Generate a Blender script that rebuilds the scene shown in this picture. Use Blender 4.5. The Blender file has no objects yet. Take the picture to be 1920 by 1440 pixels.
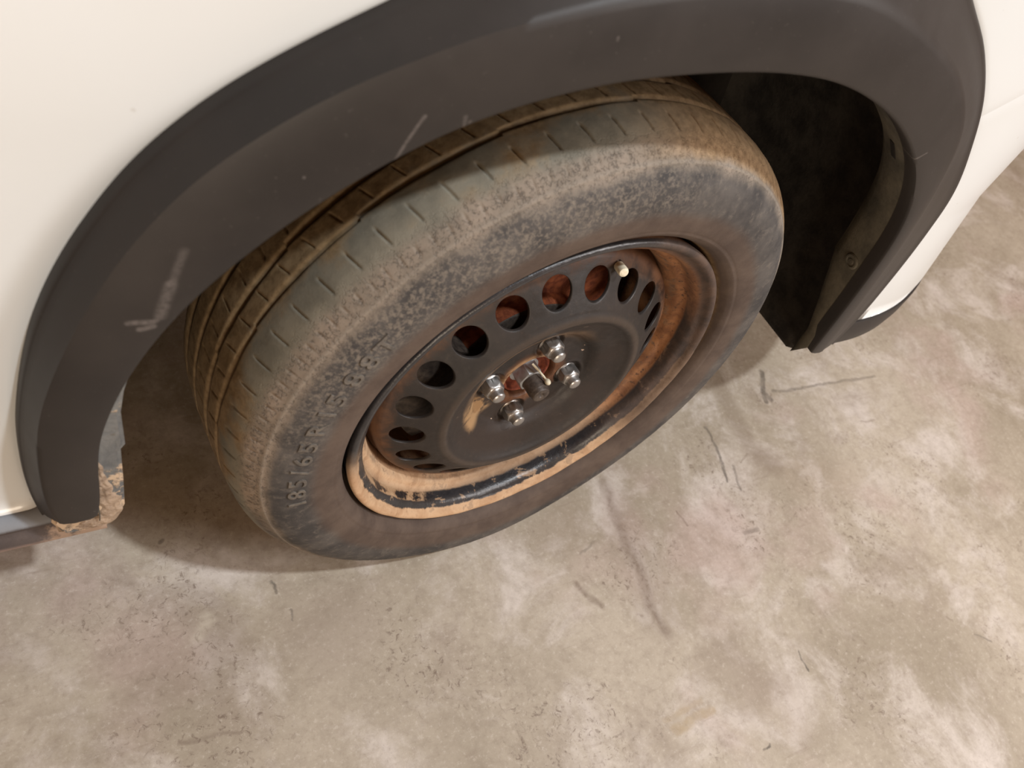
import bpy, bmesh, math, random
from mathutils import Vector, Matrix, noise as mnoise
random.seed(7)
S = bpy.context.scene
PI = math.pi
# ------------------------------------------------------------------ camera
cd = bpy.data.cameras.new('camera'); cam = bpy.data.objects.new('camera', cd)
S.collection.objects.link(cam); S.camera = cam
cR = Vector((0.8758020162821333, -0.3919556375934241, 0.28167642151036076))
cU = Vector((0.17329079949445675, 0.8000094670566911, 0.5744172276579466))
cF = Vector((0.45048987456625705, 0.45426383388775476, -0.7685722100979688))
cl = Vector((-0.38934, -0.34483, 0.91572))
M = Matrix((cR, cU, -cF)).transposed().to_4x4(); M.translation = cl
cam.matrix_world = M
cd.sensor_fit = 'HORIZONTAL'; cd.sensor_width = 36.0
cd.lens = 1511.79 / 1920 * 36.0
cd.clip_start = 0.02
cd.dof.use_dof = True; cd.dof.focus_distance = 0.80; cd.dof.aperture_fstop = 7.0
# ------------------------------------------------------------------ light
w = bpy.data.worlds.new('garage_air'); S.world = w; w.use_nodes = True
bg = w.node_tree.nodes['Background']
bg.inputs[0].default_value = (1.0, 0.50, 0.20, 1); bg.inputs[1].default_value = 0.34
def area(name, loc, target, size, power, color, size_y=None):
    l = bpy.data.lights.new(name, 'AREA'); l.energy = power; l.color = color
    l.shape = 'RECTANGLE' if size_y else 'DISK'; l.size = size
    if size_y: l.size_y = size_y
    o = bpy.data.objects.new(name, l); S.collection.objects.link(o)
    o.location = loc
    o.rotation_euler = (Vector(target) - Vector(loc)).to_track_quat('-Z', 'Y').to_euler()
    return o
area('ceiling_lamp', (0.71, -1.16, 3.2), (0, 0, 0.3), 0.14, 82, (0.94, 0.99, 1.03))
area('right_fill', (1.75, -1.8, 1.75), (0.6, -0.2, 0.0), 0.5, 62, (1.0, 0.96, 0.94), 1.2)  # added soft fill that brightens the floor on the right
area('side_fill', (-0.9, -3.0, 0.60), (0, 0, 0.4), 1.0, 42, (1.0, 0.84, 0.66))  # added broad fill that lifts the upright white panels
S.view_settings.view_transform = 'Standard'; S.view_settings.look = 'None'
S.view_settings.gamma = 1.0; S.view_settings.use_curve_mapping = False
S.view_settings.exposure = -0.03

# ------------------------------------------------------------------ node helpers
def lin(r, g, b):
    f = lambda c: ((c/255+0.055)/1.055)**2.4 if c > 10 else c/255/12.92
    return (f(r), f(g), f(b), 1.0)
class NT:
    def __init__(s, name):
        s.m = bpy.data.materials.new(name); s.m.use_nodes = True
        s.t = s.m.node_tree; s.n = s.t.nodes
        s.b = s.n['Principled BSDF']
        s.tc = s.n.new('ShaderNodeTexCoord')
        s.obj = s.tc.outputs['Object']
    def put(s, sock, v):
        if v is None: return
        if hasattr(v, 'is_output') or isinstance(v, bpy.types.NodeSocket): s.t.links.new(v, sock)
        else: sock.default_value = v
    def ma(s, op, a, b=None, c=None, clamp=False):
        n = s.n.new('ShaderNodeMath'); n.operation = op; n.use_clamp = clamp
        s.put(n.inputs[0], a); s.put(n.inputs[1], b); s.put(n.inputs[2], c)
        return n.outputs[0]
    def add(s, a, b): return s.ma('ADD', a, b)
    def mul(s, a, b): return s.ma('MULTIPLY', a, b)
    def sub(s, a, b): return s.ma('SUBTRACT', a, b)
    def vm(s, op, a, b=None, sc=None):
        n = s.n.new('ShaderNodeVectorMath'); n.operation = op
        s.put(n.inputs[0], a)
        if b is not None: s.put(n.inputs[1], b)
        if sc is not None: s.put(n.inputs['Scale'], sc)
        return n.outputs['Value'] if op in ('LENGTH', 'DOT_PRODUCT', 'DISTANCE') else n.outputs[0]
    def noise(s, scale, detail=4, rough=.55, vec=None, dist=0, col=False):
        n = s.n.new('ShaderNodeTexNoise'); s.put(n.inputs['Vector'], vec if vec is not None else s.obj)
        n.inputs['Scale'].default_value = scale; n.inputs['Detail'].default_value = detail
        n.inputs['Roughness'].default_value = rough; n.inputs['Distortion'].default_value = dist
        return n.outputs['Color' if col else 'Fac']
    def voro(s, scale, feature='DISTANCE_TO_EDGE', vec=None):
        n = s.n.new('ShaderNodeTexVoronoi'); n.feature = feature; s.put(n.inputs['Vector'], vec if vec is not None else s.obj)
        n.inputs['Scale'].default_value = scale
        return n.outputs['Distance']
    def ss(s, v, a, b, lo=0.0, hi=1.0):
        n = s.n.new('ShaderNodeMapRange'); n.interpolation_type = 'SMOOTHSTEP'
        s.put(n.inputs[0], v)
        if a > b: a, b, lo, hi = b, a, hi, lo
        for i, x in enumerate((a, b, lo, hi)): n.inputs[1+i].default_value = x
        return n.outputs[0]
    def mix(s, f, a, b, mode='MIX'):
        n = s.n.new('ShaderNodeMix'); n.data_type = 'RGBA'; n.blend_type = mode; n.clamp_factor = True
        s.put(n.inputs[0], f); s.put(n.inputs[6], a); s.put(n.inputs[7], b)
        return n.outputs[2]
    def xyz(s, v=None):
        n = s.n.new('ShaderNodeSeparateXYZ'); s.put(n.inputs[0], v if v is not None else s.obj); return n.outputs
    def comb(s, x, y, z):
        n = s.n.new('ShaderNodeCombineXYZ')
        for i, v in enumerate((x, y, z)): s.put(n.inputs[i], v)
        return n.outputs[0]
    def polar(s):
        x, y, z = s.xyz()
        r = s.ma('SQRT', s.add(s.mul(x, x), s.mul(z, z)))
        a = s.ma('ARCTAN2', z, x)
        return r, s.mul(y, -1.0), a
    def bump(s, h, strength=.3, dist=.001, prev=None):
        n = s.n.new('ShaderNodeBump'); s.put(n.inputs['Height'], h)
        n.inputs['Strength'].default_value = strength; n.inputs['Distance'].default_value = dist
        if prev is not None: s.put(n.inputs['Normal'], prev)
        return n.outputs[0]
    def out(s, col, rough=.5, metal=0.0, spec=.5, normal=None, coat=0.0, coat_rough=.1):
        s.put(s.b.inputs['Base Color'], col); s.put(s.b.inputs['Roughness'], rough)
        s.put(s.b.inputs['Metallic'], metal); s.put(s.b.inputs['Specular IOR Level'], spec)
        s.put(s.b.inputs['Coat Weight'], coat); s.b.inputs['Coat Roughness'].default_value = coat_rough
        if normal is not None: s.put(s.b.inputs['Normal'], normal)
        return s.m
    def seg(s, p2, a, b, wdt, soft):
        # 1 inside a thin segment a-b on the floor plane, p2 = (x,y,0) vector
        d = Vector((b[0]-a[0], b[1]-a[1], 0)); L2 = max(d.length_squared, 1e-9)
        v = s.vm('SUBTRACT', p2, (a[0], a[1], 0))
        t = s.ma('DIVIDE', s.vm('DOT_PRODUCT', v, tuple(d)), L2, clamp=True)
        q = s.vm('SCALE', tuple(d), sc=t)
        return s.ss(s.vm('DISTANCE', v, q), wdt+soft, wdt, 0.0, 1.0)

# ------------------------------------------------------------------ object helpers
def obj(name, me_or_bm, mat, parent=None, smooth=True, mw=None, auto=None):
    if isinstance(me_or_bm, bmesh.types.BMesh):
        me = bpy.data.meshes.new(name); bmesh.ops.recalc_face_normals(me_or_bm, faces=me_or_bm.faces[:])
        me_or_bm.to_mesh(me); me_or_bm.free()
    else: me = me_or_bm
    if mat: me.materials.clear(); me.materials.append(mat)
    for p in me.polygons: p.use_smooth = smooth
    if auto is not None: me.set_sharp_from_angle(angle=math.radians(auto))
    o = bpy.data.objects.new(name, me); S.collection.objects.link(o)
    if parent is not None: o.parent = parent
    if mw is not None: o.matrix_local = mw
    return o
def mesh(verts, faces, name='m'):
    me = bpy.data.meshes.new(name); me.from_pydata(verts, [], faces); me.validate(); me.update(); return me
def grid_faces(nu, nv, cu=False, cv=False):
    f = []
    for i in range(nu if cu else nu-1):
        for j in range(nv if cv else nv-1):
            a, b = i*nv+j, ((i+1) % nu)*nv+j
            c, d = ((i+1) % nu)*nv+(j+1) % nv, i*nv+(j+1) % nv
            f.append((a, b, c, d))
    return f
def lathe(prof, n=160, closed=False, fn=None):
    # prof (r, dep) in wheel space: x=r cos, y=-dep, z=r sin
    v = []
    for i in range(n):
        t = 2*PI*i/n
        for j, (r, d) in enumerate(prof):
            if fn: r, d = fn(r, d, t)
            v.append((r*math.cos(t), -d, r*math.sin(t)))
    return mesh(v, grid_faces(n, len(prof), True, closed))
def crom(pts, n):
    # resample polyline by Catmull-Rom, uniform in arc length
    P = [Vector(p) for p in pts]; P = [2*P[0]-P[1]] + P + [2*P[-1]-P[-2]]
    out = []
    for i in range(1, len(P)-2):
        p0, p1, p2, p3 = P[i-1:i+3]
        for k in range(24):
            t = k/24
            out.append(.5*((2*p1)+(p2-p0)*t+(2*p0-5*p1+4*p2-p3)*t*t+(3*p1-3*p2-p0+p3)*t**3))
    out.append(P[-2])
    L = [0]
    for a, b in zip(out, out[1:]): L.append(L[-1]+(b-a).length)
    res = []; j = 0
    for i in range(n):
        s = L[-1]*i/(n-1)
        while j < len(L)-2 and L[j+1] < s: j += 1
        f = (s-L[j])/max(L[j+1]-L[j], 1e-9); res.append(out[j].lerp(out[j+1], min(max(f, 0), 1)))
    return res
def smooth(L, it):
    for _ in range(it):
        L = [L[0]] + [(L[i-1]+2*L[i]+L[i+1])/4 for i in range(1, len(L)-1)] + [L[-1]]
    return L
def empty(name, loc=(0, 0, 0)):
    o = bpy.data.objects.new(name, None); S.collection.objects.link(o); o.location = loc; o.empty_display_size = .1
    return o

# ------------------------------------------------------------------ materials
def mat_floor():
    t = NT('smooth_concrete')
    p = t.obj
    wob = t.vm('SCALE', t.vm('SUBTRACT', t.noise(28, 4, .6, col=True), (.5, .5, .5)), sc=0.018)
    pw = t.vm('ADD', p, wob); x, y, z = t.xyz(pw); p2 = t.comb(x, y, 0.0)
    big = t.noise(2.1, 5, .6, dist=.6)
    mid = t.noise(7.5, 7, .65, dist=.5)
    fin = t.noise(55, 6, .7)
    vf = t.noise(330, 3, .7)
    A, B, C_ = lin(143, 133, 117), lin(170, 160, 145), lin(199, 191, 185)
    c = t.mix(t.ss(big, .35, .66), A, B)
    c = t.mix(t.mul(t.ss(mid, .46, .70), .75), c, C_)
    pk = t.noise(4.3, 4, .5, vec=t.vm('ADD', p, (3.1, 7.7, 0)))
    c = t.mix(t.mul(t.ss(pk, .52, .68), .5), c, lin(172, 152, 146))
    gy = t.noise(5.2, 5, .6, vec=t.vm('ADD', p, (9.1, -4.7, 0)), dist=.7)
    c = t.mix(t.mul(t.ss(gy, .53, .72), .55), c, lin(136, 123, 110))
    c = t.mix(t.mul(t.ss(fin, .40, .72), .30), c, lin(112, 98, 84))
    f2 = t.noise(150, 5, .75)
    c = t.mix(t.mul(t.ss(f2, .52, .68), .30), c, lin(126, 112, 98))
    c = t.mix(t.mul(t.ss(f2, .46, .34), .25), c, lin(206, 198, 188))
    c = t.mix(t.mul(t.ss(vf, .58, .8), .28), c, lin(205, 196, 184))
    sc = t.noise(120, 4, .75, dist=.8)
    patch = t.noise(6.5, 3, .5, vec=t.vm('ADD', p, (-2.2, 1.9, 0)))
    c = t.mix(t.mul(t.mul(t.ss(sc, .53, .68), t.ss(patch, .48, .64)), .75), c, lin(100, 84, 72))
    # long fine scuff streaks
    mp = t.n.new('ShaderNodeMapping'); t.put(mp.inputs[0], p); mp.inputs['Rotation'].default_value = (0, 0, .3)
    mp.inputs['Scale'].default_value = (3.0, 34.0, 1)
    st = t.noise(3.0, 5, .6, vec=mp.outputs[0])
    c = t.mix(t.mul(t.ss(st, .60, .74), .30), c, lin(120, 104, 90))
    marks = []
    def poly(pts, wd, soft, amt, col):
        m = None
        for a, b in zip(pts, pts[1:]):
            q = t.seg(p2, a, b, wd, soft); m = q if m is None else t.ma('MAXIMUM', m, q)
        marks.append((m, amt, col))
    off = (0.0, 0.0)
    brown, dark = lin(98, 80, 66), lin(62, 56, 50)
    poly([(.2114, .0098), (.2042, -.0431), (.1986, -.09), (.2003, -.1316), (.187, -.1678), (.191, -.2073)], .0015, .012, .62, brown)
    poly([(.215, -.02), (.2, -.09), (.205, -.13), (.19, -.19)], .008, .045, .30, brown)
    poly([(.5017, .135), (.4911, .0687), (.4823, -.0004), (.5049, -.0406)], .006, .02, .42, brown)
    poly([(.4262, .0542), (.4244, .014), (.4058, -.042)], .0006, .0035, .85, dark)
    poly([(.4315, -.0215), (.4225, -.0622)], .0005, .003, .7, dark)
    poly([(.3839, -.1219), (.4103, -.1225)], .0015, .004, .7, lin(96, 84, 76))
    poly([(.5945, .122), (.5722, .0879), (.5788, .0722)], .002, .005, .8, dark)
    poly([(.5722, .0879), (.566, .070)], .002, .004, .8, dark)
    poly([(.593, .0833), (.8286, .0667)], .0005, .004, .6, dark)
    poly([(.1015, -.1146), (.1096, -.1305), (.1218, -.1491)], .001, .006, .7, brown)
    poly([(.1415, -.3129), (.1983, -.3109)], .003, .006, .6, lin(150, 130, 96))
    poly([(.135, -.300), (.19, -.296)], .001, .005, .4, lin(150, 130, 96))
    poly([(-.2534, .0011), (-.2521, -.0126)], .0005, .0025, .8, dark)
    poly([(-.2419, -.0355), (-.2434, -.048)], .0005, .002, .7, dark)
    poly([(-.3782, -.1378), (-.3232, -.1459)], .0004, .0035, .6, lin(100, 84, 72))
    poly([(-.358, .0833), (-.3578, .0832)], .0015, .003, .9, dark)
    poly([(-.2084, -.0787), (-.19, -.07)], .02, .05, .30, lin(120, 104, 96))
    poly([(.0983, -.0389), (.13, -.03)], .01, .045, .32, lin(118, 100, 86))
    poly([(.2695, -.3298), (.30, -.36)], .004, .06, .22, lin(126, 108, 98))
    poly([(.5343, -.0725), (.62, -.09)], .01, .05, .25, lin(140, 120, 104))
    poly([(-.3754, -.07), (-.33, -.05)], .01, .06, .32, lin(118, 106, 92))
    poly([(-.328, -.0203), (-.3419, -.0343)], .001, .012, .5, lin(196, 188, 172))
    rr = random.Random(5)
    for i in range(14):
        a = (rr.uniform(-.45, .75), rr.uniform(-.38, .05)); th = rr.uniform(-.5, 1.9); L = rr.uniform(.004, .03)
        poly([a, (a[0]+L*math.cos(th), a[1]-L*math.sin(th))], .0004, .0022, rr.uniform(.4, .75), dark if i % 2 else brown)
    for m, amt, col in marks:
        br = t.ss(fin, .30, .62, 1.0, .45)
        c = t.mix(t.mul(t.mul(m, br), amt), c, col)
    nb = t.bump(t.add(t.mul(fin, .5), t.mul(vf, .25)), .18, .0012)
    return t.out(c, t.ss(mid, .3, .7, .62, .46), 0, .35, nb)

def mat_paint():
    t = NT('white_car_paint')
    spk = t.noise(160, 2, .5)
    g = t.noise(3, 3, .5)
    c = t.mix(t.ss(g, .3, .7), lin(200, 204, 206), lin(196, 199, 199))
    c = t.mix(t.mul(t.ss(spk, .755, .775), .35), c, lin(150, 142, 132))
    return t.out(c, .38, 0, .5, None, .5, .12)

def mat_plastic():
    t = NT('grained_grey_plastic')
    g = t.noise(900, 2, .5); f = t.noise(9, 4, .6); d = t.noise(420, 2, .5)
    c = t.mix(t.ss(f, .3, .7), lin(34, 31, 30), lin(44, 40, 38))
    c = t.mix(t.mul(t.ss(d, .70, .76), .4), c, lin(80, 75, 71))
    # scratches with their own shape, in the car's x / z
    x, y, z = t.xyz(); p2 = t.comb(x, z, 0.0)
    wob = t.vm('SCALE', t.vm('SUBTRACT', t.noise(60, 3, .6, col=True), (.5, .5, .5)), sc=.0022)
    p2 = t.vm('ADD', p2, wob)
    sc = t.noise(260, 4, .7)
    for a, b, wd, so, am in SCR:
        c = t.mix(t.mul(t.mul(t.seg(p2, a, b, wd, so), t.ss(sc, .3, .6, .35, 1.0)), am), c, lin(104, 98, 95))
    n = t.bump(g, .12, .0004)
    return t.out(c, t.ss(f, .3, .7, .45, .54), 0, .30, n)
SCR = []

def mat_simple(name, a, b, scale, rough=.8, bump=.3, bd=.001, spec=.3, metal=0):
    t = NT(name); n = t.noise(scale, 6, .65)
    c = t.mix(t.ss(n, .32, .68), lin(*a), lin(*b))
    return t.out(c, rough, metal, spec, t.bump(t.noise(scale*4, 5, .65), bump, bd))

def mat_crust():
    t = NT('mud_crusted_plastic')
    n = t.noise(38, 7, .7, dist=.5); z = t.xyz()[2]
    k = t.add(n, t.ss(z, .42, .22, -.14, .12))
    c = t.mix(t.ss(n, .3, .7), lin(84, 86, 88), lin(112, 112, 110))
    c = t.mix(t.ss(k, .50, .58), c, lin(176, 156, 134))
    c = t.mix(t.mul(t.ss(t.noise(90, 4, .6), .6, .7), .6), c, lin(90, 84, 76))
    return t.out(c, .85, 0, .25, t.bump(t.add(n, t.mul(t.ss(k, .5, .58), .5)), .6, .003))

def mat_tyre():
    t = NT('dusty_worn_rubber')
    r, d, a = t.polar()
    sph = t.comb(t.mul(a, .28), r, d)            # unrolled coordinate
    n1 = t.noise(26, 6, .65); n2 = t.noise(120, 6, .7); n3 = t.noise(520, 3, .7); n0 = t.noise(7, 4, .6)
    # sidewall: blue grey rubber, brown dust near the bead
    side = t.mix(t.ss(n1, .32, .68), lin(50, 48, 48), lin(77, 73, 70))
    side = t.mix(t.mul(t.ss(n2, .5, .72), .38), side, lin(114, 106, 97))
    bead = t.mix(t.ss(n1, .3, .7), lin(64, 53, 47), lin(82, 70, 62))
    rw = t.add(r, t.mul(t.sub(n1, .5), .012))
    c = t.mix(t.ss(rw, .238, .252), bead, side)
    # cracked dusty shoulder band
    cr = t.voro(330, vec=t.vm('ADD', t.obj, t.vm('SCALE', t.noise(200, 3, .6, col=True), sc=.006)))
    crack = t.ss(cr, .0, .16, 1.0, 0.0)
    blot = t.ss(t.noise(210, 5, .7), .46, .60)
    dust = t.mix(t.ss(n1, .3, .7), lin(110, 101, 90), lin(136, 123, 110))
    aa = t.ma('COSINE', t.sub(a, 2.15))
    band = t.mul(t.ss(rw, .277, .287), t.ss(d, -.026, -.012))
    bm = t.mul(band, t.ss(t.add(n0, t.mul(aa, .2)), .28, .6))
    c = t.mix(t.mul(bm, .9), c, dust)
    c = t.mix(t.mul(t.mul(bm, t.mul(blot, crack)), .55), c, lin(60, 56, 52))
    c = t.mix(t.mul(t.mul(bm, blot), .35), c, lin(72, 66, 61))
    c = t.mix(t.mul(t.mul(t.ss(r, .2845, .2860), t.ss(r, .2885, .2870)), .45), c, lin(130, 122, 112))
    # crackly dust that spills onto the upper sidewall
    sp = t.mul(t.mul(t.ss(rw, .235, .262), t.ss(aa, .55, .95)), t.ss(t.noise(240, 5, .75), .44, .60))
    c = t.mix(t.mul(sp, .5), c, lin(118, 109, 98))
    # tread: grey green dust with brown mud
    tr = t.mix(t.ss(n1, .32, .68), lin(98, 95, 85), lin(122, 117, 104))
    mud = t.mix(t.ss(n2, .3, .7), lin(98, 80, 56), lin(130, 110, 82))
    mk = t.add(t.add(n0, t.mul(t.sub(n1, .5), .5)), t.ss(d, -.02, -.075, -.10, .22))
    tr = t.mix(t.ss(mk, .44, .62), tr, mud)
    tr = t.mix(t.mul(t.ss(n2, .56, .74), .35), tr, lin(74, 66, 54))
    c = t.mix(t.ss(t.add(d, t.mul(t.sub(n1, .5), .010)), -.008, -.020), c, tr)
    fr = t.mul(t.ss(t.ma('COSINE', t.sub(a, .75)), .60, .85), t.ss(t.add(d, t.mul(t.sub(n1, .5), .010)), .001, -.008))
    och = t.mix(t.ss(n2, .3, .7), lin(112, 88, 60), lin(150, 124, 92))
    c = t.mix(t.mul(fr, .85), c, och)
    # mud filled grooves
    dz = t.sub(.3059, r)
    gr = t.mul(t.ss(dz, .0012, .0032), t.ss(d, -.036, -.044))
    c = t.mix(t.mul(gr, .5), c, lin(120, 102, 78))
    h = t.add(t.mul(n2, .5), t.add(t.mul(n3, .25), t.mul(t.mul(bm, t.mul(crack, blot)), -.9)))
    nb = t.bump(h, .5, .0012)
    return t.out(c, .74, 0, .3, nb)

def mat_rim():
    t = NT('rusty_mud_caked_steel')
    r, d, a = t.polar()
    n0 = t.noise(9, 4, .6); n1 = t.noise(34, 6, .68, dist=.4); n2 = t.noise(140, 5, .7)
    ca = t.ma('COSINE', t.sub(a, -2.05))        # lower left
    cr = t.ma('COSINE', t.sub(a, .25))          # right hand side
    cb = t.ma('COSINE', t.sub(a, -PI/2+.1))     # bottom
    blk = t.mix(t.ss(n1, .3, .7), lin(26, 26, 29), lin(44, 43, 45))
    tan = t.mix(t.ss(n1, .3, .7), lin(150, 118, 88), lin(176, 148, 118))
    tan = t.mix(t.mul(t.ss(n2, .55, .72), .5), tan, lin(120, 92, 64))
    rust = t.mix(t.ss(n1, .3, .7), lin(98, 62, 38), lin(146, 102, 66))
    rust = t.mix(t.ss(n2, .52, .7), rust, lin(62, 40, 28))
    brn = t.mix(t.ss(n1, .3, .7), lin(46, 35, 30), lin(78, 60, 49))
    cl_ = t.ma('COSINE', t.sub(a, -2.48))
    dw = t.add(d, t.mul(t.sub(n1, .5), .008))
    c = blk
    # outer lip dried tan mud along the lower half
    low = t.ss(t.add(cb, t.mul(t.sub(n0, .5), .3)), -.15, .12)
    lip = t.mul(t.ss(dw, -.0050, -.0036), low)
    c = t.mix(lip, c, tan)
    # seat: black paint with flakes, inner half mud
    seat = t.mul(t.ss(dw, -.020, -.0235), t.ss(t.add(cb, t.mul(t.sub(n1, .5), .9)), -.35, -.1))
    c = t.mix(t.mul(seat, .9), c, t.mix(t.ss(cl_, .6, .9), t.mix(.55, brn, tan), tan))
    fl = t.mul(t.ss(n1, .58, .60), t.ss(cb, -.2, .3))
    c = t.mix(t.mul(fl, .75), c, t.mix(.5, tan, brn))
    ll = t.mul(t.mul(t.ss(t.add(cl_, t.mul(t.sub(n1, .5), .25)), .90, .95), t.ss(n1, .38, .46)), t.ss(dw, -.0095, -.0115))
    c = t.mix(t.mul(ll, .9), c, tan)
    # right side: orange rust inside, brown seat
    rs = t.ss(t.add(cr, t.mul(t.sub(n0, .5), .4)), .35, .75)
    c = t.mix(t.mul(rs, t.ss(dw, -.0185, -.023)), c, rust)
    c = t.mix(t.mul(t.mul(rs, t.ss(dw, -.022, -.016)), .8), c, brn)
    rtop = t.mul(t.ss(t.ma('COSINE', t.sub(a, .95)), .72, .95), t.ss(dw, -.001, -.005))
    c = t.mix(t.mul(rtop, .85), c, rust)
    c = t.mix(t.mul(t.mul(rs, t.ss(dw, -.010, -.004)), t.ss(a, -.2, .2)), c, brn)
    d2 = t.mul(t.ss(t.noise(70, 5, .7), .50, .58), t.ss(d, -.026, -.036))
    c = t.mix(t.mul(d2, .6), c, t.mix(.3, brn, tan))
    ed = t.ss(d, -.036, -.041)
    c = t.mix(t.mul(ed, .6), c, rust)
    mudm = t.ma('MAXIMUM', lip, t.ma('MAXIMUM', seat, rs))
    rough = t.ss(mudm, 0, 1, .32, .85)
    return t.out(c, rough, 0, .55, t.bump(t.add(n2, t.mul(n1, 1.5)), .45, .0012))

def mat_disc():
    t = NT('black_painted_steel_with_rust')
    r, d, a = t.polar()
    n0 = t.noise(11, 4, .6); n1 = t.noise(40, 6, .68, dist=.3); n2 = t.noise(180, 5, .7)
    c = t.mix(t.ss(n0, .3, .7), lin(28, 24, 22), lin(41, 35, 32))
    c = t.mix(t.mul(t.ss(n2, .52, .75), .35), c, lin(64, 52, 44))
    rust = t.mix(t.ss(n1, .3, .7), lin(70, 42, 27), lin(108, 72, 45))
    dirt = lin(84, 70, 58)
    # outer edge of the disc: rust and mud, heavier low and right
    cb = t.ma('COSINE', t.sub(a, -.9))
    e = t.ss(t.add(r, t.mul(t.sub(n1, .5), .03)), .150, .168)
    c = t.mix(t.mul(e, t.ss(cb, -1.0, .6, .55, .9)), c, rust)
    # crown line rubbed lighter
    cro = t.mul(t.ss(r, .105, .109), t.ss(r, .117, .112))
    c = t.mix(t.mul(cro, .28), c, dirt)
    # dish: brownish film
    c = t.mix(t.mul(t.mul(t.ss(r, .100, .094), t.ss(n0, .35, .7)), .55), c, lin(42, 31, 25))
    # hub recess: brown rust ring around the bore and studs
    rb = t.add(r, t.mul(t.sub(n1, .5), .018))
    c = t.mix(t.mul(t.ss(rb, .046, .032), .95), c, rust)
    up = t.ss(t.ma('COSINE', t.sub(a, 2.2)), -.1, .8)
    c = t.mix(t.mul(t.mul(t.ss(rb, .040, .034), up), t.ss(n1, .42, .55)), c, lin(134, 106, 78))
    c = t.mix(t.mul(t.mul(t.mul(t.ss(rb, .086, .076), t.ss(rb, .058, .066)), up), .8), c, lin(100, 80, 60))
    lf = t.mul(t.ss(t.ma('COSINE', t.sub(a, 3.5)), .93, .985), t.mul(t.ss(rb, .086, .078), t.ss(rb, .046, .056)))
    c = t.mix(t.mul(lf, t.ss(n1, .42, .56)), c, lin(140, 112, 80))
    sp = t.ss(t.noise(95, 2, .5), .74, .76)
    c = t.mix(t.mul(sp, t.ss(r, .1, .06, 0, .8)), c, lin(176, 156, 140))
    return t.out(c, t.ss(n1, .3, .7, .42, .66), .0, .34, t.bump(t.add(n2, n1), .25, .0008))

def mat_chrome(name='worn_chrome', col=(158, 156, 154), rough=.26, dirt=.35):
    t = NT(name); n = t.noise(160, 5, .6)
    c = t.mix(t.mul(t.ss(n, .5, .75), dirt), lin(*col), lin(96, 78, 66))
    return t.out(c, t.ss(n, .3, .7, rough, rough+.2), .9, .5, t.bump(n, .1, .0004))

def mat_sill():
    t = NT('dusty_sill_plastic')
    x, y, z = t.xyz(); n = t.noise(30, 6, .7); zz = t.add(z, t.mul(t.sub(n, .5), .006))
    c = t.mix(t.ss(n, .3, .7), lin(58, 52, 52), lin(78, 70, 68))
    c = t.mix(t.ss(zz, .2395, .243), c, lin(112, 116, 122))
    c = t.mix(t.mul(t.ss(zz, .221, .213), .8), c, lin(142, 122, 114))
    c = t.mix(t.mul(t.ss(t.add(x, t.mul(t.sub(n, .5), .09)), -.445, -.43), .9), c, t.mix(t.ss(n, .42, .55), lin(92, 84, 80), lin(150, 130, 114)))
    return t.out(c, .7, 0, .35, t.bump(n, .4, .0015))
# scratches on the trim, in (x, z)
SCR += [((-.211, .6533), (-.2176, .6396), .0003, .0014, .5), ((-.2176, .6396), (-.2227, .6216), .0003, .0014, .5),
        ((-.335, .567), (-.3429, .5422), .0006, .0035, .30), ((-.3429, .5422), (-.3499, .5153), .001, .0042, .42),
        ((-.3675, .512), (-.353, .5113), .0006, .0026, .6), ((-.3616, .5057), (-.354, .5070), .0008, .0022, .55),
        ((-.1865, .6527), (-.1846, .6401), .0003, .0016, .5), ((-.1829, .649), (-.181, .643), .0003, .0014, .4),
        ((.2586, .6025), (.2494, .5945), .0003, .0015, .5), ((-.1061, .7016), (-.1058, .7002), .0003, .0010, .4),
        ((-.2728, .6156), (-.2726, .6152), .0003, .0008, .6), ((-.2620, .5953), (-.2618, .5951), .0003, .0008, .6)]
M_floor, M_paint, M_plast, M_tyre, M_rim, M_disc = mat_floor(), mat_paint(), mat_plastic(), mat_tyre(), mat_rim(), mat_disc()
M_crust = mat_crust()
M_liner = mat_simple('dusty_black_liner', (34, 31, 29), (58, 54, 49), 30, .85, .5, .002, .2)
M_flange = mat_simple('dusty_liner_edge', (58, 56, 50), (94, 90, 79), 16, .85, .5, .002, .25)
M_under = mat_simple('dark_underbody', (22, 20, 19), (38, 34, 30), 20, .9, .3, .002, .2)
M_rustred = mat_simple('red_brown_rust', (84, 38, 22), (134, 72, 42), 90, .85, .4, .001, .2)
M_hub = mat_simple('rusty_hub', (78, 30, 20), (120, 60, 38), 120, .8, .4, .001, .3)
M_dark = mat_simple('greasy_dark_steel', (50, 42, 38), (78, 68, 60), 160, .5, .3, .0006, .5, .3)
M_sill = mat_sill()
M_chrome = mat_chrome(); M_nut = mat_chrome('dull_zinc', (170, 172, 174), .35, .25)
M_pale = mat_simple('pale_plastic', (176, 170, 150), (206, 198, 176), 200, .5, .1, .0004, .5)
M_seam = mat_simple('dark_panel_gap', (120, 114, 106), (132, 126, 118), 20, .9, .1)

# ------------------------------------------------------------------ setting
g = []
N = 80
v = [(-7+14*i/N, -7+14*j/N, 0) for i in range(N+1) for j in range(N+1)]
fl = obj('floor', mesh(v, grid_faces(N+1, N+1)), M_floor, smooth=False); fl['kind'] = 'structure'
fl['label'] = 'smooth worn concrete garage floor with stains and scratches'

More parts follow.
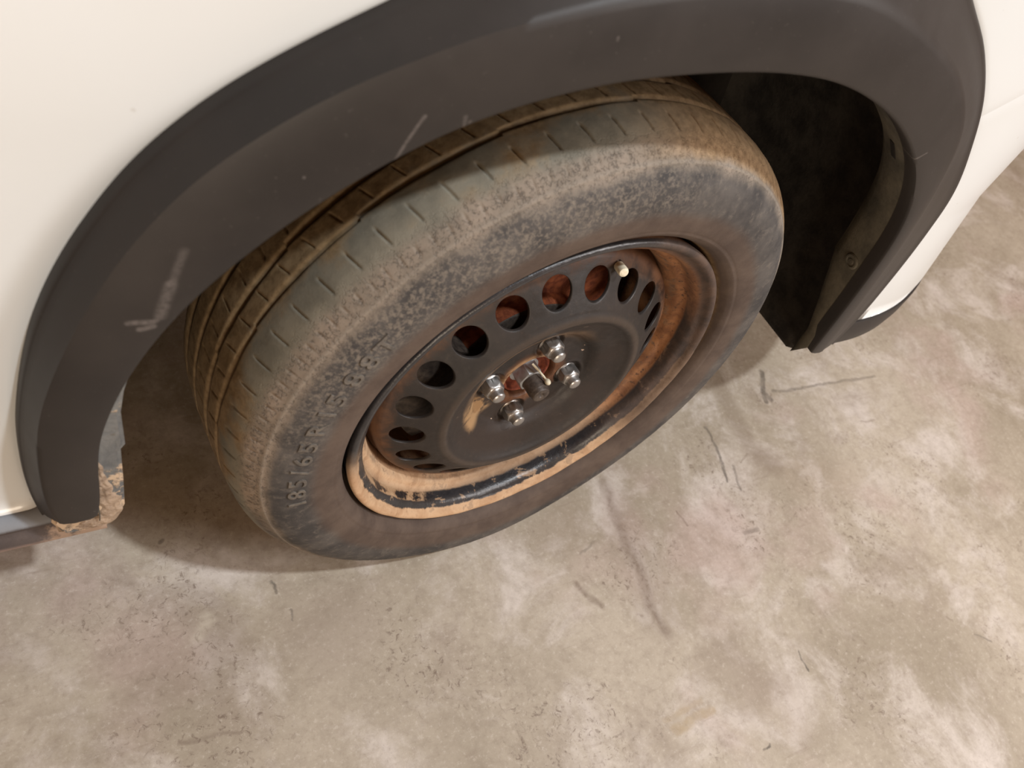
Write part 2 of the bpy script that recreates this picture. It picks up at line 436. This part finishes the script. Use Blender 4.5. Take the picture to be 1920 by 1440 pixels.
# ------------------------------------------------------------------ the car
car = empty('car')
car['label'] = 'white car with dark grey wheel arch trim and a dusty rusty steel wheel'
car['category'] = 'car'
def yb(x, z):
    x0 = .44+.05*min(1, max(0, (.46-z)/.16))
    return .020+.02*(z-.27)+.14*max(0, z-.62)**1.5+max(0, x-x0)**2/.6
outer = [(-.4474, .2494), (-.4494, .268), (-.4502, .3018), (-.4481, .3354), (-.4447, .3696), (-.439, .4), (-.4287, .4437), (-.4167, .4829), (-.4038, .5132), (-.3891, .5415),
         (-.3759, .562), (-.3604, .5855), (-.3403, .6085), (-.3156, .6314), (-.2938, .6472), (-.2668, .6641), (-.245, .6764), (-.2227, .6880), (-.16, .722), (-.08, .754), (0, .774), (.08, .777),
         (.15, .763), (.205, .738), (.2518, .7064), (.2894, .6826), (.3278, .6511), (.3601, .6198), (.3904, .5832), (.4388, .5131), (.4608, .4408), (.4731, .3597), (.4785, .297), (.4732, .2464)]
crease = [(-.4335, .2780), (-.4370, .2950), (-.4365, .3400), (-.4279, .4145), (-.4032, .4876), (-.37, .5553), (-.3342, .6054), (-.2995, .6369), (-.2572, .6656), (-.2147, .6860), (-.1716, .7034), (-.09, .724),
          (0, .7345), (.0806, .729), (.1582, .7048), (.2327, .6703), (.2964, .6173), (.3322, .5544), (.3600, .4800), (.3800, .4000), (.3950, .3300), (.4000, .2850)]
inner = [(-.4060, .2850), (-.4036, .2912), (-.4002, .3388), (-.3965, .3758), (-.3872, .4141), (-.3683, .4628), (-.3383, .5142), (-.2963, .5628), (-.2490, .6042),
         (-.1868, .6438), (-.1134, .6682), (-.0397, .6776), (.0409, .6779), (.1129, .6656), (.1895, .6348), (.2559, .5910), (.3018, .542),
         (.3308, .4845), (.3512, .3966), (.3659, .3070), (.3680, .2940)]
NP = 240
def resample(L):
    R = crom([(a, 0, b) for a, b in L], NP)
    return smooth(R, 14)
O_, I_, C_ = resample(outer), resample(inner), resample(crease)
# --- wheel arch trim
v = []
YI, YC = -.016, -.011
sec = [(0, .016), (0, .010), (0, .003), (.02, .0006), (.06, -.0002), (.25, -.0016), (.6, -.0022), (.9, -.0012), (1.0, .0)] + \
      [(1.08, .0004), (1.3, .0), (1.6, .0), (1.80, .0002), (1.84, -.0004), (1.89, -.0014), (1.95, -.0012), (1.99, .0010), (2.0, .0060), (1.99, .0120)]
for i in range(NP):
    u = i/(NP-1); a, b, c = I_[i], O_[i], C_[i]
    yo = yb(b.x, b.z)-.0030
    for k, (f, o) in enumerate(sec):
        if f <= 1: P = a.lerp(c, f); P.y = YI+(YC-YI)*f+o
        else: P = c.lerp(b, f-1); P.y = YC+(yo-YC)*(f-1)+o
        P.z -= .002*math.sin(PI*min(1, f/2))*math.exp(-(i/5)**2)
        v.append(tuple(P))
f = grid_faces(NP, len(sec))
f += [tuple(range(len(sec))), tuple(reversed(range((NP-1)*len(sec), NP*len(sec))))]
tr = obj('wheel_arch_trim', mesh(v, f), M_plast, car, auto=50)
tr['label'] = 'dark grey grained plastic wheel arch trim with light scuffs'

# --- white panels around the arch
ctr = Vector((0, 0, .35))
def edge_pt(o):
    d = (o-ctr); d.y = 0
    zlo = .252 if d.x < 0 else .287
    ts = []
    if d.x < 0: ts.append((-1.3-ctr.x)/d.x)
    if d.x > 0: ts.append((.95-ctr.x)/d.x)
    if d.z > 0: ts.append((.98-ctr.z)/d.z)
    t = min(ts); P = ctr+d*t
    P.z = max(P.z, zlo); return P
OO = [o for o in O_ if not (o.x < 0 and o.z < .252) and not (o.x > 0 and o.z < .287)]
def body_part(name, rng, label):
    v = []; K = 44
    for i in rng:
        o = OO[i].copy(); e = edge_pt(o)
        if i < 3: e.z = o.z = .252
        if i > len(OO)-4: e.z = o.z = .287
        for k in range(K):
            f = (k/(K-1))**1.6; P = (o.lerp(e, f)) if k else o + (ctr-o).normalized()*.006
            if i < 3 or i > len(OO)-4: P.z = o.z
            P.y = yb(P.x, P.z)+(.0008 if (i == rng[-1] and name == 'front_fender') or (i == rng[0] and name == 'front_bumper') else 0)+(.0045*math.exp(-k*1.3) if k < 5 else 0)
            v.append(tuple(P))
    n = len(rng); fcs = grid_faces(n, K)
    o = obj(name, mesh(v, fcs), M_paint, car); o['label'] = label
    return o
# the split where the seam between fender and bumper leaves the trim
seam = min(range(len(OO)), key=lambda i: (OO[i]-Vector((.398, 0, .606))).length)
body_part('front_fender', range(0, seam), 'white painted fender around the wheel arch')
body_part('front_bumper', range(seam-1, len(OO)), 'white painted bumper corner ahead of the wheel')
# bonnet closes the top of the engine bay, added out of view to block light
v = []
for i in range(40):
    x = -1.3+2.25*i/39; y0 = yb(x, .98)
    for k in range(20):
        t = k/19; v.append((x, y0+(1.7-y0)*t, .98+.12*math.sin(min(1, t*2.2)*PI/2)))
obj('unseen_bonnet', mesh(v, grid_faces(40, 20)), M_paint, car)
# --- sill below the left part
def sweep_x(sec, xs, fn=None):
    v = []
    for x in xs:
        for (y, z) in sec:
            yy = y+(fn(x) if fn else 0); v.append((x, yy, z))
    return mesh(v, grid_faces(len(xs), len(sec)))
xs = [-1.3+(.897)*i/40 for i in range(41)]
s1 = [(.032, .2512), (.0205, .2510), (.0165, .2495), (.0115, .2455), (.0095, .2405), (.0100, .2390), (.0125, .2375), (.0130, .2330), (.0100, .2280), (.0070, .2210), (.0072, .2145), (.0110, .2085), (.0180, .2050), (.060, .203), (.12, .206)]
o = obj('sill_trim', sweep_x(s1, xs), M_sill, car, auto=50); o['label'] = 'dusty grey plastic sill strip below the white panel'
# --- lower trim of the bumper (follows its curve)
xs = [.468+.48*i/40 for i in range(41)]
s2 = [(.004, .2866), (-.0028, .2862), (-.004, .2845), (-.0048, .262), (-.003, .244), (.004, .2335), (.016, .229), (.05, .226), (.12, .226)]
v = []
for x in xs:
    zr = -.006*max(0, (.50-x)/.03)
    for y, z in s2: v.append((x, yb(x, .3)+y, z))
o = obj('bumper_lower_trim', mesh(v, grid_faces(len(xs), len(s2))), M_plast, car, auto=50); o['label'] = 'grey plastic strip under the white bumper corner'
# --- mud crusted guard behind the rear end of the arch trim
poly = [(-.366, .455), (-.3745, .425), (-.3785, .400), (-.3790, .3576), (-.3825, .3520), (-.3842, .31), (-.3866, .2666), (-.392, .2530), (-.4028, .2415), (-.418, .2400), (-.434, .2410),
        (-.440, .262), (-.430, .30), (-.412, .34), (-.404, .38), (-.390, .425)]
bm = bmesh.new()
vs = [bm.verts.new((x, -.004, z)) for x, z in poly]; fc = bm.faces.new(vs)
r = bmesh.ops.extrude_face_region(bm, geom=[fc]); bmesh.ops.translate(bm, vec=(0, .045, 0), verts=[e for e in r['geom'] if isinstance(e, bmesh.types.BMVert)])
bmesh.ops.bevel(bm, geom=[e for e in bm.edges if abs(e.verts[0].co.y-e.verts[1].co.y) < 1e-6], offset=.003, segments=3, affect='EDGES')
o = obj('mud_guard', bm, M_crust, car, auto=40); o['label'] = 'mud crusted edge of the wheel arch liner behind the tyre'
# dried mud crust over the bottom corner of the guard
path = crom([(-.4010, -.004, .352), (-.4000, -.004, .320), (-.3985, -.004, .295), (-.3965, -.0045, .272), (-.4000, -.005, .2590), (-.4100, -.005, .2520), (-.4250, -.003, .2490), (-.4380, .000, .2480)], 220)
v = []
for i, p in enumerate(path):
    t = (path[min(i+1, 219)]-path[max(i-1, 0)]).normalized(); nn = Vector((-t.z, 0, t.x))
    u = i/219; wd = (.0022+.0060*min(1, u*2.0))*(1+.40*mnoise.noise(Vector((u*13, 0, 4))))
    for k in range(17):
        q = -1+k/8
        h = (1-q*q)**.6*(.0010+.0014*(.5+mnoise.noise(Vector((p.x*170, p.z*170, q*3))))+.0005*mnoise.noise(Vector((p.x*600, p.z*600, q*7))))
        h = min(h, .0030)*min(1, u*10, (1-u)*8)-.0005
        P = p+nn*q*wd; v.append((P.x, P.y-h, P.z))
M_clod = mat_simple('dried_mud', (118, 102, 88), (160, 142, 124), 70, .95, .8, .002, .1)
o = obj('dried_mud', mesh(v, grid_faces(220, 17)), M_clod, car); o['label'] = 'dried tan mud crust on the guard corner'

# --- liner
def offs(L, d):
    out = []
    for i, p in enumerate(L):
        t = (L[min(i+1, len(L)-1)]-L[max(i-1, 0)]).normalized(); n = Vector((-t.z, 0, t.x))
        out.append(p+n*d)
    return out
Iext = smooth(crom([(-.405, 0, .215)] + [tuple(p) for p in I_[3:-3:6]] + [(.3700, 0, .262), (.3720, 0, .222)], NP), 4)
nout = 1 if offs(Iext, .01)[NP//2].z > Iext[NP//2].z else -1
def sw(secs, rng):
    v = []
    lay = [offs(Iext, nout*d) for d, _ in secs]
    for i in rng:
        z = Iext[i].z; yf = .046-.034*min(1, max(0, (.41-z)/.10)) if Iext[i].x > 0 else .046
        for (d, y), L in zip(secs, lay):
            yy = -.009+(y-.010)/.050*(yf+.009) if y <= .0601 else yf+(y-.060)/.255*(.315-yf)
            if L[i].x > 0: zb = .296-(yy+.009)/.034*.060 if yy < .025 else max(.205, .236-(yy-.025)*.6)
            else: zb = .262
            v.append((L[i].x, yy, max(L[i].z, zb)))
    return mesh(v, grid_faces(len(rng), len(secs)))
ia = next(i for i in range(NP) if Iext[i].x > 0 and Iext[i].z < .292)
o = obj('liner_flange', sw([(.002, .010), (.0006, .016), (.0, .030), (.001, .046), (.005, .054), (.010, .057), (.012, .060)], range(0, NP)), M_flange, car)
o['label'] = 'dusty grey green outer flange of the arch liner'
cx = []
# slot and clip on the flange
ic = min(range(NP), key=lambda i: (Iext[i]-Vector((.3450, 0, .430))).length if Iext[i].x > 0 else 9)
def flange_frame(i, y, lift=0.0):
    p = Iext[i]; t = (Iext[i+1]-Iext[i-1]).normalized(); n = Vector((-t.z, 0, t.x))*nout
    m = Matrix((t, Vector((0, 1, 0)), -n)).transposed().to_4x4(); m.translation = p-n*lift+Vector((0, y, 0)); return m
def knob(prof, n=32):
    v = [(r*math.cos(2*PI*i/n), r*math.sin(2*PI*i/n), h) for i in range(n) for r, h in prof]
    return mesh(v, grid_faces(n, len(prof), True))
o = obj('push_clip', knob([(.0092, -.002), (.0092, .0006), (.0080, .0018), (.0062, .0018), (.0056, .0008), (.0035, .0008), (.0030, .0016), (0, .0018)]), M_flange, car, mw=flange_frame(ic, .012), auto=40)
isl = min(range(NP), key=lambda i: (Iext[i]-Vector((.272, 0, .580))).length if Iext[i].x > 0 else 9)
bm = bmesh.new(); bmesh.ops.create_cube(bm, size=1)
for q in bm.verts: q.co = Vector((q.co.x*.030, q.co.y*.009, q.co.z*.004))
bmesh.ops.bevel(bm, geom=bm.edges[:], offset=.0015, segments=2, affect='EDGES')
o = obj('liner_slot', bm, M_under, car, mw=flange_frame(isl, .016, -.0012), auto=40)
wl = obj('wheel_arch_liner', sw([(.012, .060), (.034, .063), (.040, .068), (.042, .080), (.042, .16), (.042, .24), (.040, .30), (.030, .315)], range(NP)), M_liner, car)
wl['label'] = 'black plastic liner deep inside the wheel arch'
# rib lines of the liner
L = offs(Iext, nout*.040)
v = [(p.x, .315, p.z) for p in L]; v.append((0, .315, .19)); c_i = len(v)-1
obj('inner_wheelhouse', mesh(v, [(i, i+1, c_i) for i in range(NP-1)]+[(NP-1, 0, c_i)]), M_under, car, smooth=False)
# floor pan
def box(name, a, b, mat, parent=car, bev=.004, mw=None):
    bm = bmesh.new(); bmesh.ops.create_cube(bm, size=1)
    A, B = Vector(a), Vector(b)
    for q in bm.verts: q.co = Vector([(A[i]+B[i])/2+q.co[i]*(B[i]-A[i]) for i in range(3)])
    bmesh.ops.bevel(bm, geom=bm.edges[:], offset=bev, segments=2, affect='EDGES')
    return obj(name, bm, mat, parent, auto=40, mw=mw)
box('underbody', (-1.3, .075, .215), (-.388, 1.7, .26), M_under)
box('subframe', (-.45, .40, .20), (.50, 1.5, .26), M_under)
box('front_undertray', (.50, .30, .19), (.85, 1.5, .23), M_under)
box('suspension_arm', (-.06, .16, .150), (.03, .50, .178), M_under)

# ------------------------------------------------------------------ wheel
s_, k_ = .08648, .05158
n_ = Vector((math.sin(s_)*math.cos(k_), -math.cos(s_)*math.cos(k_), math.sin(k_)))
ex = Vector((math.cos(s_), math.sin(s_), 0)); ez = ex.cross(-n_)
WM = Matrix((ex, -n_, ez)).transposed().to_4x4(); WM.translation = (0, 0, .29438)
WI = WM.inverted()
# --- tyre
keys = [(.2050, -.026), (.2076, -.016), (.2092, -.0110), (.2112, -.0050), (.2130, .0000), (.2150, .0034), (.2172, .0060), (.2220, .0092), (.2236, .0088), (.2250, .0098),
        (.2320, .0114), (.245, .0126), (.259, .0118), (.270, .0092), (.279, .0050), (.2845, .0008), (.2862, .0004), (.2880, -.0024), (.2935, -.0085), (.2985, -.0160), (.3020, -.0240), (.3045, -.0350),
        (.3058, -.050), (.3064, -.070), (.3066, -.090), (.3064, -.115), (.3055, -.140)]
K = [tuple(p) for p in crom([(a, b, 0) for a, b in keys], 150)]
back = [(.3040, -.152), (.300, -.162), (.292, -.171), (.280, -.179), (.262, -.185), (.240, -.186), (.220, -.180), (.2076, -.172), (.200, -.165)]
prof = [(a, b) for a, b, _ in K]+back
NT_ = 2400
def gauss(x, s): return math.exp(-(x/s)**2)
def box1(x, a, b, s=.0012):
    return 1/(1+math.exp(-(x-a)/s*2))/(1+math.exp((x-b)/s*2))
verts = []
jit = [random.uniform(-.6, .6) for _ in range(80)]
pre = []
for (r, d) in prof:
    pre.append((r, d))
step = math.radians(5.22)
for i in range(NT_):
    t = 2*PI*i/NT_; ct, st = math.cos(t), math.sin(t)
    k = t/step; kk = round(k); du = (k-kk)*step*.305             # metres from nearest sipe
    ph = (t/math.radians(22.0)) % 1.0
    wA = .0016+.0013*math.sin(PI*ph); oA = .0022*(ph-.5)
    ph2 = (t/math.radians(22.0)+.5) % 1.0
    wB = .0018+.0014*math.sin(PI*ph2); oB = .0022*(ph2-.5)
    n1 = mnoise.noise(Vector((ct*6, st*6, 1.3)))
    for (r, d) in pre:
        rr, dd = r, d
        if r > .296 and d < -.012:
            g_ = .0028*gauss(d+.0535+oA+.0012*n1, wA*.75)+.0030*gauss(d+.0800+oB, wB*.85)+.0030*gauss(d+.112, .0020)+.0025*gauss(d+.138, .002)
            j = jit[kk % 80]*.0010
            if -.040 < d < -.017:
                sl = du+(d+.029)*.22+j
                g_ += .0017*gauss(sl, .0010)*box1(d, -.0375, -.0205-abs(j)*2)
            if -.076 < d < -.056:
                sl = du+.006+(d+.066)*.35
                g_ += .0013*gauss(sl, .0009)*box1(d, -.0735, -.0590)
            if -.106 < d < -.084: g_ += .0014*gauss(du-.004, .001)*box1(d, -.104, -.088)
            rr -= g_
            rr += .00035*mnoise.noise(Vector((ct*22, st*22, d*70)))
        elif r > .286 and d > -.017:
            du2 = ((k*2) - round(k*2))*step*.5*.29
            rr -= .0007*gauss(du2, .0012)*box1(d, -.0145, -.0055)
            dd -= .0004*gauss(du2, .0012)*box1(d, -.0145, -.0055)
        elif .262 < r < .277:
            dd += .00022*math.sin(t*720)*0 + .0002*mnoise.noise(Vector((ct*40, st*40, r*60)))
        # load: flat contact patch and side bulge
        bul = math.exp(-((t-1.5*PI)/.42)**2)
        if .215 < r < .302 and d > -.02: dd += .0055*bul*math.sin((r-.215)/.087*PI)
        if .215 < r < .302 and d < -.155: dd -= .0055*bul*math.sin((r-.215)/.087*PI)
        P = WM @ Vector((rr*ct, -dd, rr*st))
        if P.z < .016:
            P.z = .0006+max(0, P.z+.004)*.75 if P.z > -.004 else .0006
            verts.append(tuple(WI @ P))
        else: verts.append((rr*ct, -dd, rr*st))
ty = obj('tyre', mesh(verts, grid_faces(NT_, len(prof), True)), M_tyre, car, mw=WM)
ty['label'] = 'worn black rubber tyre covered in dust and brown mud'
# raised size marking on the sidewall
def side_depth(r):
    for (a, b), (c, d) in zip(prof, prof[1:]):
        if a <= r <= c and b > -.02: return b+(d-b)*(r-a)/max(c-a, 1e-9)
    return .01
bm = bmesh.new()
chars = [('1', 187.2), ('8', 183.4), ('5', 179.4), ('/', 175.8), ('6', 172.0), ('5', 168.0), ('R', 163.0), ('1', 158.8), ('5', 155.0), ('8', 149.7), ('8', 145.3), ('T', 141.2)]
for ch, ang in chars:
    cu = bpy.data.curves.new('glyph', 'FONT'); cu.body = ch; cu.size = .0215; cu.align_x = 'CENTER'; cu.resolution_u = 4; cu.extrude = .0009
    cu.bevel_depth = .00025; cu.bevel_resolution = 1
    to = bpy.data.objects.new('glyph', cu); S.collection.objects.link(to)
    dg = bpy.context.evaluated_depsgraph_get(); me = to.evaluated_get(dg).to_mesh()
    base = len(bm.verts); vv = []
    for q in me.vertices:
        r = .2515+q.co.y; t = math.radians(ang)-q.co.x*1.28/.259; d = side_depth(r)+q.co.z+.0002
        vv.append(bm.verts.new((r*math.cos(t), -d, r*math.sin(t))))
    for p in me.polygons:
        try: bm.faces.new([vv[a] for a in p.vertices])
        except ValueError: pass
    to.to_mesh_clear(); bpy.data.objects.remove(to)
M_let = mat_simple('dusty_raised_rubber', (72, 68, 64), (98, 92, 85), 200, .8, .3, .0006, .3)
o = obj('size_marking', bm, M_let, ty, smooth=False); o['label'] = 'raised tyre size lettering 185/65R15 88T on the sidewall'
# --- rim barrel
bar = [(.2040, -.020), (.2062, -.0095), (.2072, -.0045), (.2074, -.0015), (.2066, .0008), (.2050, .0020), (.2028, .0022), (.2006, .0014), (.1985, -.0004), (.1965, -.0030), (.1940, -.0052),
       (.1915, -.0070), (.1893, -.0095), (.1880, -.0130), (.1874, -.0175), (.1868, -.0230), (.1858, -.0262), (.1835, -.0280), (.1815, -.0285), (.1795, -.0305), (.1775, -.0345), (.1752, -.0390),
       (.1735, -.0430), (.1725, -.0480), (.1720, -.060), (.1722, -.090), (.176, -.105), (.184, -.112), (.187, -.130), (.187, -.160), (.200, -.168), (.204, -.166)]
bb = [(p[0], p[1]) for p in crom([(a, b, 0) for a, b in bar], 130)]
def dent(r, d, t):
    n = mnoise.noise(Vector((math.cos(t)*9, math.sin(t)*9, d*60+r*40)))
    cb = math.cos(t+PI/2)
    return r, d+(.0007*n if cb > 0 and d > -.04 else 0)
rim = obj('steel_wheel', lathe(bb, 360, fn=dent), M_rim, car, mw=WM)
rim['label'] = 'black steel wheel rim caked with dried tan mud and orange rust'
# --- wheel disc with twenty round holes
dk = [(.028, -.040), (.0290, -.031), (.0300, -.0285), (.0318, -.0272), (.040, -.0270), (.060, -.0268), (.0655, -.0255), (.0705, -.0205), (.0760, -.0162), (.084, -.0128), (.093, -.0092), (.1005, -.0050),
      (.1050, -.0016), (.1090, -.0002), (.1130, -.0010), (.1180, -.0036), (.122, -.0056), (.141, -.0160), (.160, -.0266), (.1640, -.0292), (.1668, -.0325), (.1685, -.0370), (.1695, -.0430), (.1722, -.0520)]
dc = [(p[0], p[1]) for p in crom([(a, b, 0) for a, b in dk], 220)]
def depf(r):
    for (a, b), (c, d) in zip(dc, dc[1:]):
        if min(a, c) <= r <= max(a, c): return b+(d-b)*(r-a)/((c-a) or 1e-9)
    return dc[-1][1]
LUG = [math.radians(-189.345-90*i) for i in range(4)]
def recess(r, d, t):
    x, z = r*math.cos(t), r*math.sin(t)
    for a in LUG:
        q = math.hypot(x-.05*math.cos(a), z-.05*math.sin(a))
        d += -.0030/(1+math.exp((q-.0150)*2200))+.0009*gauss(q-.0172, .0016)
    return r, d
def cut(lo, hi): 
    L = [p for p in dc if lo < p[0] < hi]
    return L
inn = dc[:[i for i, p in enumerate(dc) if p[0] < .122][-1]+1]+[(.122, depf(.122))]
outp = [(.160, depf(.160))]+dc[[i for i, p in enumerate(dc) if p[0] > .160][0]:]
bm = bmesh.new()
def addm(me):
    tmp = bmesh.new(); tmp.from_mesh(me); vm = {}
    for q in tmp.verts: vm[q] = bm.verts.new(q.co)
    for fc in tmp.faces: bm.faces.new([vm[q] for q in fc.verts])
    tmp.free(); bpy.data.meshes.remove(me)
addm(lathe(inn, 320, fn=lambda r, d, t: recess(r, d, t) if r < .075 else (r, d)))
addm(lathe(outp, 320))
ph0 = math.radians(-134.73)
hu, hv, rc, rh = PI/20*.141, .019, .141, .0152
KK = 40; ca_ = math.atan2(hv, hu)
angs = []
for a0, a1, n in ((-ca_, ca_, 10), (ca_, PI-ca_, 10), (PI-ca_, PI+ca_, 10), (PI+ca_, 2*PI-ca_, 10)):
    angs += [a0+(a1-a0)*j/n for j in range(n)]
for h in range(20):
    tc = ph0-2*PI*h/20; rings = []
    def P(u, v_, dz=0):
        r = rc+v_; t = tc+u/rc; return (r*math.cos(t), -(depf(r)+dz), r*math.sin(t))
    lay = []
    for rad, dz in ((rh*.985, -.0030), (rh*.985, -.0016), (rh*.995, -.0007), (rh*1.02, -.0001), (rh*1.06, 0)):
        lay.append([P(rad*math.cos(a), rad*math.sin(a), dz) for a in angs])
    for f in (.35, .7, 1.0):
        L = []
        for a in angs:
            c, s = math.cos(a), math.sin(a)
            m = min(hu/abs(c) if abs(c) > 1e-6 else 9, hv/abs(s) if abs(s) > 1e-6 else 9)
            rad = rh*1.06+(m-rh*1.06)*f; L.append(P(rad*c, rad*s))
        lay.append(L)
    V = [[bm.verts.new(p) for p in L] for L in lay]
    for a, b in zip(V, V[1:]):
        for j in range(KK): bm.faces.new((a[j], a[(j+1) % KK], b[(j+1) % KK], b[j]))
bmesh.ops.remove_doubles(bm, verts=bm.verts[:], dist=.00004)
dsc = obj('wheel_disc', bm, M_disc, rim, auto=55)
dsc['label'] = 'black painted disc with a ring of round holes and rust at the hub'
# --- lug nuts
def nut_mesh(rings, n=48):
    v = []
    for r, h, hx in rings:
        for i in range(n):
            t = 2*PI*i/n
            q = ((t+PI/6) % (PI/3))-PI/6
            rr_ = r*((1-hx)+hx*(math.cos(PI/6)/math.cos(q))*1.0)
            v.append((rr_*math.cos(t), -h, rr_*math.sin(t)))
    f = []
    m = len(rings)
    for j in range(m-1):
        for i in range(n): f.append((j*n+i, j*n+(i+1) % n, (j+1)*n+(i+1) % n, (j+1)*n+i))
    f.append(tuple(reversed(range(n)))); f.append(tuple((m-1)*n+i for i in range(n)))
    return mesh(v, f)
nm = nut_mesh([(.0112, -.003, 0), (.0116, .0002, 0), (.0112, .0012, .5), (.0116, .0018, 1), (.0116, .0098, 1), (.0110, .0112, .7), (.0100, .0124, .15), (.0093, .0132, 0),
               (.0084, .0136, 0), (.0078, .0144, 0), (.0073, .0154, 0), (.0072, .0186, 0), (.0068, .0203, 0), (.0058, .0214, 0), (.0040, .0221, 0), (.0020, .0224, 0), (.0004, .0225, 0)])
for i, a in enumerate(LUG):
    m = Matrix.Translation((.05*math.cos(a), .0288, .05*math.sin(a))) @ Matrix.Rotation(.35+i*.9, 4, 'Y')
    o = obj('lug_nut', nm, M_chrome, rim, mw=m, auto=28)
dsc_label = None
# --- hub, axle nut, stub, cotter pin
obj('hub', lathe([(.0286, -.050), (.0284, -.036), (.0276, -.0335), (.0262, -.0325), (.0245, -.0345), (.0235, -.039), (.018, -.0395), (.0, -.0395)], 96), M_hub, rim)
obj('axle_nut', nut_mesh([(.0165, .0, 0), (.0168, .0022, 0), (.0150, .0026, 1), (.0150, .0160, 1), (.0140, .0176, .6), (.0112, .0182, 0), (.0108, .0150, 0)]), M_nut, rim, mw=Matrix.Translation((0, .0405, 0)) @ Matrix.Rotation(.55, 4, 'Y'), auto=28)
obj('axle_stub', lathe([(.0108, -.040), (.0108, -.0080), (.0104, -.0068), (.0100, -.0060), (.0098, -.0035), (.0088, -.0022), (.0042, -.0020), (.0034, -.0026), (.0016, -.0046), (0, -.0050)], 64), M_dark, rim)
def tube(pts, rad, n=12):
    v = []; P = [Vector(p) for p in pts]
    for i, p in enumerate(P):
        t = (P[min(i+1, len(P)-1)]-P[max(i-1, 0)]).normalized()
        a = t.orthogonal().normalized(); b = t.cross(a)
        rr_ = rad[i] if isinstance(rad, (list, tuple)) else rad
        for k in range(n): v.append(tuple(p+(a*math.cos(2*PI*k/n)+b*math.sin(2*PI*k/n))*rr_))
    f = grid_faces(len(P), n, False, True); f += [tuple(reversed(range(n))), tuple(range((len(P)-1)*n, len(P)*n))]
    return mesh(v, f)
def pol(r, deg, dep): a = math.radians(deg); return Vector((r*math.cos(a), -dep, r*math.sin(a)))
o = obj('cotter_pin', tube([pol(.0185, 92, -.030), pol(.0175, 84, -.022), pol(.0160, 74, -.0145), pol(.0150, 66, -.0095)], [.0012, .0012, .0011, .0010]), M_pale, rim)
bm = bmesh.new(); bmesh.ops.create_icosphere(bm, subdivisions=3, radius=.0030)
for q in bm.verts: q.co = Vector((q.co.x, q.co.y*1.25, q.co.z))+pol(.0147, 64.4, -.008)
obj('pin_end', bm, M_pale, rim)
# --- valve
va, vb = pol(.1560, 72.3, -.0300), pol(.1592, 74.6, -.0110)
vd = (vb-va)
prof_v = [(0, .0058), (.12, .0056), (.28, .0048), (.32, .0042), (.34, .0042), (.36, .0047), (.90, .0049), (.97, .0043), (1.0, .0026)]
o = obj('valve', tube([va-vd*.15+vd*1.15*f for f, _ in prof_v[:4]], [r for _, r in prof_v[:4]], 24), M_dark, rim)
o = obj('valve_cap', tube([va+vd*f for f, _ in prof_v[4:]], [r for _, r in prof_v[4:]], 24), M_pale, rim, auto=40)
# --- brake behind the disc
bd = obj('brake_disc', lathe([(.064, -.052), (.080, -.0525), (.0815, -.056), (.0825, -.066), (.085, -.068), (.127, -.068), (.129, -.070), (.129, -.088), (.126, -.090), (.085, -.090)], 200), M_rustred, car, mw=WM, auto=40)
bd['label'] = 'rusty red brown brake disc seen through the wheel holes'
obj('disc_hat', lathe([(.0, -.050), (.064, -.0505), (.0785, -.0510), (.0800, -.0530)], 120), M_dark, bd)
v = []
secs = [(.062, -.062), (.062, -.050), (.070, -.046), (.118, -.046), (.138, -.052), (.138, -.115), (.118, -.120), (.064, -.120)]
ns = 24
for i in range(ns):
    t = math.radians(150+70*i/(ns-1))
    for r, d in secs: v.append((r*math.cos(t), -d, r*math.sin(t)))
f = grid_faces(ns, len(secs), False, True); f += [tuple(range(len(secs))), tuple(reversed(range((ns-1)*len(secs), ns*len(secs))))]
obj('brake_caliper', mesh(v, f), M_dark, car, mw=WM, auto=40)
o = obj('strut', tube([(.0, .25, .20), (-.01, .28, .45), (-.02, .30, .70)], [.028, .028, .028], 24), M_under, car)
